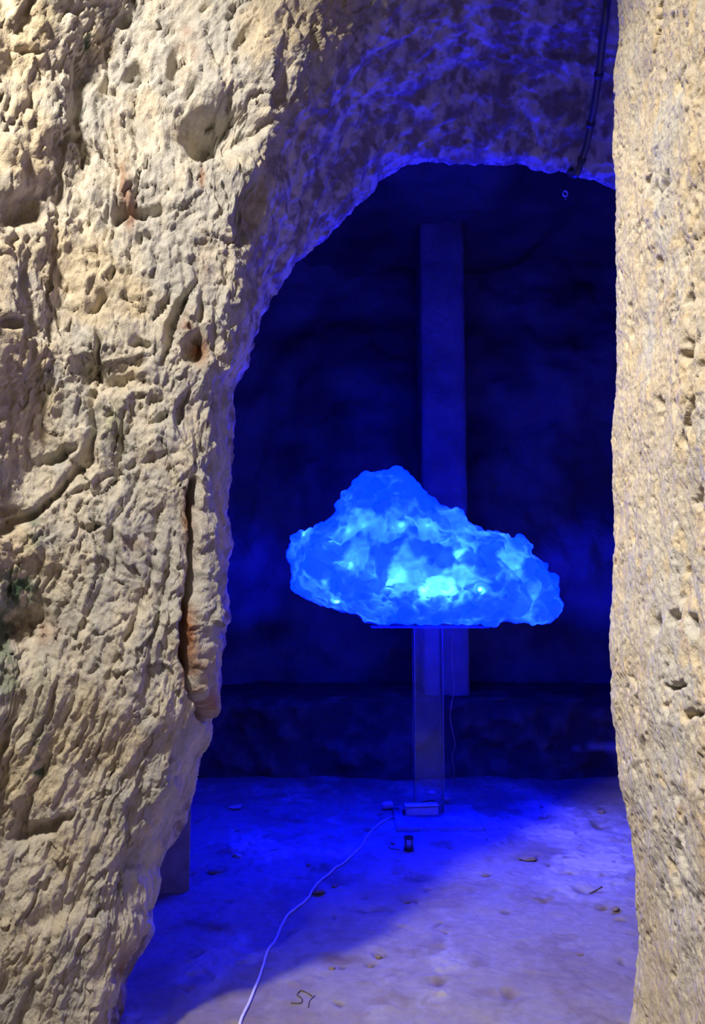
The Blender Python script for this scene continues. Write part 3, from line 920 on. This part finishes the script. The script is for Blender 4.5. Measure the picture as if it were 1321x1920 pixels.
# bulbs inside, just under the front skin
HOT = [(838, 1098, 2.6), (800, 1102, 2.2), (742, 1078, 1.6), (718, 1090, 0.8), (860, 1045, 1.1), (960, 1068, 0.9), (985, 1122, 0.8), (622, 1030, 0.7), (632, 1128, 0.7), (655, 1055, 0.6), (690, 985, 0.5), (755, 990, 0.6), (800, 995, 0.5),
       (900, 1105, 0.8), (575, 1005, 0.35), (610, 1085, 0.5), (580, 1070, 0.2), (905, 1010, 0.3), (740, 930, 0.15), (930, 1040, 0.5), (660, 1000, 0.4), (870, 1000, 0.3), (700, 940, 0.12), (1010, 1100, 0.2), (880, 1075, 0.5), (650, 1100, 0.3)]
rl = random.Random(3)
while len(HOT) < 62:
    hx, hy = rl.uniform(550, 1040), rl.uniform(890, 1165)
    hp = P(hx, hy, CY)
    if inside(hp[0], hp[2]) and edge_d(hp[0], hp[2]) > 0.03:
        HOT.append((hx, hy, rl.uniform(0.08, 0.3)))
for px, py, e in HOT:
    c0 = V(px, py, CY) - cloud_c
    dist2 = (cc2[:, 0] - c0.x) ** 2 + (cc2[:, 2] - c0.z) ** 2
    near_ = dist2 < 0.035 ** 2
    skin = float(np.percentile(cc2[near_, 1], 8)) if near_.any() else -0.1
    y_ = skin + 0.065
    w = V(px, py, CY + y_)
    lo = lamp('bulb', 'POINT', w - cloud_c, e * (0.15 if e < 0.32 else 0.22), (0.10, 0.62, 1.0), shadow_soft_size=0.01)
    lo.parent = lampo
# two added spots, unseen behind the foam, make the wall glow beside the cloud
for tgt, ox in (((-1.0, 7.0, 1.45), -0.30), ((2.05, 7.0, 1.45), 0.30)):
    src = Vector((cloud_c.x + ox, CY + 0.42, cloud_c.z + 0.22))
    lo = lamp('added_rear_glow', 'SPOT', src - cloud_c, 260, (0.0, 0.004, 1.0), None, spot_size=math.radians(34), spot_blend=1.0, shadow_soft_size=0.03)
    lo.rotation_euler = (Vector(tgt) - src).to_track_quat('-Z', 'Y').to_euler()
    lo.parent = lampo
# tray the foam sits on
bm = bmesh.new(); box_bm(bm, (0, 0, 0), (0.66, 0.46, 0.007), 0.002)
tc_ = V(800, 1173, CY)
tray = bm_obj('tray', bm, acrylic_mat('tray_acrylic', (0.85, 0.92, 1.0), 0.1, 0.08), lampo); tray.location = (tc_.x - cloud_c.x, 0.02, 0.0035)

# ------------------------------------------------------------------ clear pedestal
M_ACR = acrylic_mat('clear_acrylic')
M_ACRE = acrylic_mat('acrylic_edge', (0.75, 0.88, 1.0), 0.2, 0.25)
tray_z = cloud_c.z + 0.0055
pc = on_floor(800, 1524)
px0, px1 = P(776, 1350, CY)[0], P(828, 1350, CY)[0]
half = (px1 - px0) / 2
ped = empty('display_pedestal', ((px0 + px1) / 2, CY, 0))
tag(ped, 'clear acrylic box pedestal with square foot under the cloud', 'pedestal')
fz0 = float(floor_h(np.array([ped.location.x]), np.array([CY]))[0])
BT = 0.018
base_z = fz0 + 0.012
PCX, PCY = 0.03, -0.13
M_PLATE = acrylic_mat('dusty_acrylic', (0.93, 0.96, 1.0), 0.1, 0.20, 1.05)
bm = bmesh.new(); box_bm(bm, (PCX, PCY, base_z), (0.46, 0.50, BT), 0.002)
bp_ = bm_obj('base_plate', bm, M_PLATE, ped)
bm = bmesh.new()
for sx, sy, lx, ly in [(0, -1, 0.46, 0.004), (0, 1, 0.46, 0.004), (-1, 0, 0.004, 0.50), (1, 0, 0.004, 0.50)]:
    box_bm(bm, (PCX + sx * 0.2325, PCY + sy * 0.2525, base_z), (lx, ly, BT))
bm_obj('plate_edge', bm, M_ACRE, bp_)
ht = tray_z - 0.006 - (base_z + BT / 2)
zc_ = base_z + BT / 2 + ht / 2
for sx, sy, lx, ly in [(0, -1, 2 * half, 0.005), (0, 1, 2 * half, 0.005), (-1, 0, 0.005, 2 * half - 0.01), (1, 0, 0.005, 2 * half - 0.01)]:
    bm = bmesh.new(); box_bm(bm, (sx * (half - 0.0025), sy * (half - 0.0025), zc_), (lx, ly, ht))
    bm_obj('side_panel', bm, M_ACR, ped)
for sx in (-1, 1):
    for sy in (-1, 1):
        bm = bmesh.new(); box_bm(bm, (sx * (half + 0.0005), sy * (half + 0.0005), zc_), (0.004, 0.004, ht))
        bm_obj('corner_edge', bm, M_ACRE, ped)

# ------------------------------------------------------------------ cables, adapter, plug
M_WIRE = plain_mat('thin_wire', (0.50, 0.26, 0.24), 0.5)
M_CORD = plain_mat('white_cord', (0.80, 0.78, 0.74), 0.45)
M_PLAS = plain_mat('pale_plastic', (0.62, 0.66, 0.70), 0.4)
M_PLAS2 = plain_mat('pale_plastic_lid', (0.80, 0.84, 0.88), 0.3)
M_BLACK = plain_mat('black_rubber', (0.025, 0.025, 0.03), 0.5)
wp = [V(px, py, CY + 0.16) for px, py in [(851, 1171), (849, 1195), (846, 1222), (847, 1250), (851, 1280), (850, 1300), (845, 1325), (844, 1350), (851, 1385), (852, 1400), (847, 1420)]]
wp += [V(851, 1450, CY + 0.19), V(846, 1470, CY + 0.22), V(838, 1480, CY + 0.24)]
e1 = on_floor(822, 1488); e1.z += 0.012
wp.append(e1)
bm = bmesh.new(); tube_bm(bm, catmull(wp, 6), 0.0024, 6)
tag(bm_obj('lamp_wire', bm, M_WIRE, smooth=True), 'thin reddish wire hanging from the cloud beside the pedestal', 'wire')

pa0, pa1 = on_floor(757, 1519), on_floor(818, 1512)
bz = base_z + BT / 2
ax = Vector((pa1.x - pa0.x, pa1.y - pa0.y, 0)); ang = math.atan2(ax.y, ax.x)
adp = ground(787, 1521, bz)
ad = empty('power_adapter', (adp[0], min(adp[1] + 0.03, CY - half - 0.045), bz), math.radians(7))
tag(ad, 'long pale power adapter lying on the pedestal foot', 'power adapter')
bm = bmesh.new(); box_bm(bm, (0, 0, 0.024), (0.185, 0.058, 0.046), 0.008); bm_obj('case', bm, M_PLAS, ad, True)
bm = bmesh.new(); box_bm(bm, (0, 0, 0.0555), (0.19, 0.062, 0.011), 0.005); bm_obj('lid', bm, M_PLAS2, ad, True)
bm = bmesh.new(); box_bm(bm, (-0.0975, 0, 0.020), (0.016, 0.022, 0.026), 0.004); bm_obj('inlet', bm, M_BLACK, ad, True)
bm = bmesh.new(); tube_bm(bm, catmull([(0.09, 0, 0.045), (0.10, 0.02, 0.05), (0.08, 0.07, 0.06), (0.02, 0.10, 0.045), (-0.03, 0.11, 0.03)], 5), 0.004, 6); bm_obj('lead', bm, M_BLACK, ad, True)
cn_ = on_floor(808, 1489)
bm = bmesh.new(); box_bm(bm, (0, 0, 0), (0.045, 0.022, 0.018), 0.004)
co_ = bm_obj('wire_connector', bm, M_PLAS2, smooth=True, loc=(cn_.x, cn_.y, cn_.z + 0.010))
tag(co_, 'small white wire connector behind the power adapter', 'connector')
pl_ = on_floor(726, 1517)
plug = empty('power_plug', (pl_.x, pl_.y, pl_.z), 0.2)
tag(plug, 'small blue-lit plug lying left of the power adapter', 'plug')
bm = bmesh.new(); box_bm(bm, (0, 0, 0.020), (0.066, 0.045, 0.036), 0.010); bm_obj('body', bm, M_PLAS, plug, True)
bm = bmesh.new(); box_bm(bm, (0.006, 0.0, 0.0395), (0.04, 0.032, 0.006), 0.002); bm_obj('cap', bm, M_PLAS2, plug, True)
for s in (-1, 1):
    bm = bmesh.new(); tube_bm(bm, [Vector((0.03, s * 0.01, 0.02)), Vector((0.052, s * 0.01, 0.02))], 0.0025, 6); bm_obj('pin', bm, M_BLACK, plug, True)
jn = on_floor(742, 1524)
bm = bmesh.new(); box_bm(bm, (0, 0, 0.012), (0.04, 0.03, 0.024), 0.006)
tag(bm_obj('cable_joint', bm, M_BLACK, smooth=True, loc=jn), 'small black cable joint between the plug and the adapter', 'cable joint')
CORDP = [(748, 1536), (740, 1533), (732, 1535), (725, 1539), (706, 1551), (687, 1571), (676, 1590), (653, 1612), (626, 1631), (607, 1648), (590, 1665), (576, 1687), (556, 1704), (537, 1721), (525, 1743), (515, 1767), (500, 1789),
         (493, 1813), (484, 1840), (467, 1883), (450, 1920), (430, 1985), (395, 2100)]
cp = []
for x, y in CORDP:
    g = on_floor(x, y); g.z += 0.0055; cp.append(g)
sm = catmull(cp, 6)
for k in range(len(sm)):
    sm[k].z = float(floor_h(np.array([sm[k].x]), np.array([sm[k].y]))[0]) + 0.0055
bm = bmesh.new(); tube_bm(bm, sm, 0.0048, 8)
tag(bm_obj('extension_cord', bm, M_CORD, smooth=True), 'white power cord snaking over the floor towards the camera', 'cord')

# small glass jar with a dark lid standing on the floor
M_GLASS = acrylic_mat('jar_glass', (0.88, 0.93, 1.0), 0.4, 0.12)
jr = on_floor(766, 1594)
jar = empty('glass_jar', jr)
tag(jar, 'tiny clear glass jar with dark base and rim on the floor', 'jar')
bm = bmesh.new(); lathe_bm(bm, [(0, 0.004), (0.019, 0.004), (0.021, 0.012), (0.021, 0.056), (0.019, 0.060), (0.017, 0.056), (0.017, 0.014), (0, 0.012)]); bm_obj('glass_wall', bm, M_GLASS, jar, True)
bm = bmesh.new(); lathe_bm(bm, [(0, 0), (0.023, 0), (0.024, 0.004), (0.024, 0.016), (0.0216, 0.018), (0.0216, 0.002), (0, 0.002)]); bm_obj('base', bm, M_BLACK, jar, True)
bm = bmesh.new(); lathe_bm(bm, [(0.0195, 0.054), (0.0235, 0.054), (0.0235, 0.064), (0.0195, 0.064), (0.0195, 0.054)]); bm_obj('rim', bm, M_BLACK, jar, True)

# ------------------------------------------------------------------ conduit on the vault
M_COND = plain_mat('grey_conduit', (0.06, 0.06, 0.075), 0.3, spec=0.8)
cpx = [(1142, -60), (1136, 20), (1129, 75), (1122, 140), (1114, 195), (1107, 232), (1100, 268), (1090, 300), (1078, 328)]
cpts = [vault_at(x, y) for x, y in cpx]
ysm = smooth1(np.array([c.y for c in cpts]), 5)
pts = [V(x, y, Y - 0.045) for (x, y), Y in zip(cpx, ysm)]
last = pts[-1] + Vector((-0.004, 0.13, 0.10))
pts.append(last)
con = empty('cable_conduit', pts[4])
tag(con, 'dark round cable conduit running down the blue-lit vault', 'conduit')
loc = [q_ - pts[4] for q_ in pts]
bm = bmesh.new(); tube_bm(bm, catmull(loc, 6), 0.0122, 12); bm_obj('tube', bm, M_COND, con, True)
M_CLIP = plain_mat('conduit_clip', (0.04, 0.04, 0.05), 0.6)
for k in (3, 5, 7):
    bm = bmesh.new()
    t = (loc[k + 1] - loc[k - 1]).normalized()
    tube_bm(bm, [loc[k] - t * 0.008, loc[k] + t * 0.008], 0.0152, 12)
    bm_obj('clip', bm, M_CLIP, con, True)

# little white ring hanging in the dark
M_RING = plain_mat('white_ceramic', (0.85, 0.85, 0.85), 0.4)
ry = 4.1


def ceil_z(x, y):
    me = bpy.data.objects['ceiling'].data
    c = np.zeros(len(me.vertices) * 3, np.float32); me.vertices.foreach_get('co', c); c = c.reshape(-1, 3)
    return float(c[np.argmin((c[:, 0] - x) ** 2 + (c[:, 1] - y) ** 2), 2])


rp0 = V(1059, 363, ry)
ring = empty('hanging_ring', rp0)
tag(ring, 'tiny white ring hanging on a thread in the dark under the arch', 'ring')
bm = bmesh.new()
circ = [Vector((0.0115 * math.cos(t), 0, 0.0145 * math.sin(t))) for t in np.linspace(0, 2 * math.pi, 25)]
tube_bm(bm, circ, 0.0045, 8); bm_obj('ring', bm, M_RING, ring, True)
bm = bmesh.new(); tube_bm(bm, [Vector((0, 0, 0.014)), Vector((0, 0, ceil_z(rp0.x, ry) + 0.01 - rp0.z))], 0.0008, 5); bm_obj('thread', bm, M_BLACK, ring)
bm = bmesh.new(); bmesh.ops.create_icosphere(bm, subdivisions=2, radius=0.004, matrix=Matrix.Translation((0.002, 0, -0.028)) @ Matrix.Diagonal((1, 1, .7, 1))); bm_obj('bead', bm, M_RING, ring, True)
bm = bmesh.new(); tube_bm(bm, [Vector((0, 0, -0.013)), Vector((0.002, 0, -0.026))], 0.0008, 5); bm_obj('link', bm, M_BLACK, ring)

# ------------------------------------------------------------------ loose stones and twigs
M_STONE = plain_mat('brown_stone', (0.22, 0.17, 0.12), 0.9, noise=0.3, scale=30)
M_STONE2 = plain_mat('pale_stone', (0.48, 0.44, 0.39), 0.9, noise=0.2, scale=30)


def stone_mesh(seed, mat):
    bm = bmesh.new(); bmesh.ops.create_icosphere(bm, subdivisions=3, radius=1.0)
    v = np.array([x.co[:] for x in bm.verts], np.float32)
    n = 0.35 * fbm(v * 0.9 + seed, 3, 600 + seed)
    f1, _ = worley(v * 1.2 + seed, 610 + seed)
    for k, x in enumerate(bm.verts):
        x.co *= 1 + float(n[k]) + 0.2 * (0.5 - float(f1[k]))
    me = bpy.data.meshes.new('loose_stone'); bm.to_mesh(me); bm.free()
    me.materials.append(mat)
    for q_ in me.polygons:
        q_.use_smooth = True
    return me


SM = [stone_mesh(k, M_STONE) for k in range(3)] + [stone_mesh(7, M_STONE2), stone_mesh(8, M_STONE2)]
STONES = [(598, 1672, 11, 6, 0, 'brown pebble lying against the white power cord'),
          (990, 1608, 17, 5, 1, 'flat brown stone lying alone right of the pedestal'),
          (708, 1794, 8, 5, 2, 'dark brown pebble in the lower middle of the floor'),
          (695, 1812, 7, 4, 0, 'dull brown pebble just below the dark pebble on the floor'),
          (690, 1555, 8, 3, 1, 'narrow dark stone chip beside the far bend of the power cord'),
          (736, 1582, 4, 3, 2, 'tiny dark stone chip left of the glass jar'),
          (1127, 1522, 7, 4, 1, 'dark pebble on the far floor close to the right wall'),
          (1153, 1704, 8, 5, 0, 'dark stone on the near floor close to the right wall'),
          (1015, 1534, 8, 3, 2, 'small dark stone on the far floor right of the pedestal'),
          (762, 1690, 12, 4, 0, 'flat dark stone on the floor below the glass jar'),
          (441, 1513, 15, 4, 3, 'pale stone on the far floor near the left wall'),
          (445, 1604, 9, 4, 4, 'pale pebble on the floor right of the dark block'),
          (578, 1622, 4, 3, 2, 'tiny dark pebble left of the middle of the power cord'),
          (628, 1661, 7, 3, 2, 'small dark stone just right of the power cord'),
          (910, 1641, 7, 3, 1, 'small dark stone on the middle floor below the flat brown stone'),
          (622, 1815, 6, 3, 1, 'small flat chip in the near floor right of the power cord'),
          (835, 1505, 9, 5, 4, 'pale lump on the right part of the pedestal foot'),
          (1085, 1788, 8, 2, 0, 'thin dark chip on the near floor by the right wall'),
          (405, 1634, 14, 5, 1, 'low brown stone on the floor right of the dark block')]
for k, (px, py, hw_, hh_, mi, lab) in enumerate(STONES):
    g = on_floor(px, py + hh_ * 0.6)
    s = g.y / F
    o = bpy.data.objects.new('loose_stone', SM[mi]); scene.collection.objects.link(o)
    if 'foot' in lab:
        g.z = base_z + BT / 2
    o.location = (g.x, g.y, g.z + hh_ * s * 0.5)
    o.scale = (hw_ * s, hw_ * s * 0.8, hh_ * s * 0.9)
    o.rotation_euler = (0, 0, 0.7 * math.sin(k * 2.1))
    tag(o, lab, 'stone', 'loose stones on the chamber floor')
M_TWIG = plain_mat('dark_twig', (0.10, 0.075, 0.06), 0.8)


def twig(pp, r, lab):
    q_ = []
    for x, y in pp:
        g = on_floor(x, y); g.z += r * 0.8; q_.append(g)
    bm = bmesh.new(); tube_bm(bm, catmull(q_, 5), r, 6)
    tag(bm_obj('twig', bm, M_TWIG, smooth=True), lab, 'twig', 'thin twigs on the floor')


twig([(545, 1882), (563, 1882), (566, 1874), (557, 1866), (563, 1859), (570, 1860), (585, 1869)], 0.0022, 'thin looped root lying on the near floor right of the power cord')
twig([(590, 1868), (580, 1878), (578, 1890)], 0.0018, 'short thin root just right of the looped root')
twig([(728, 1588), (733, 1592), (748, 1594)], 0.0025, 'thin dark wire scrap left of the glass jar')
twig([(1105, 1677), (1115, 1672), (1128, 1664)], 0.0035, 'dark twig on the floor near the right wall')
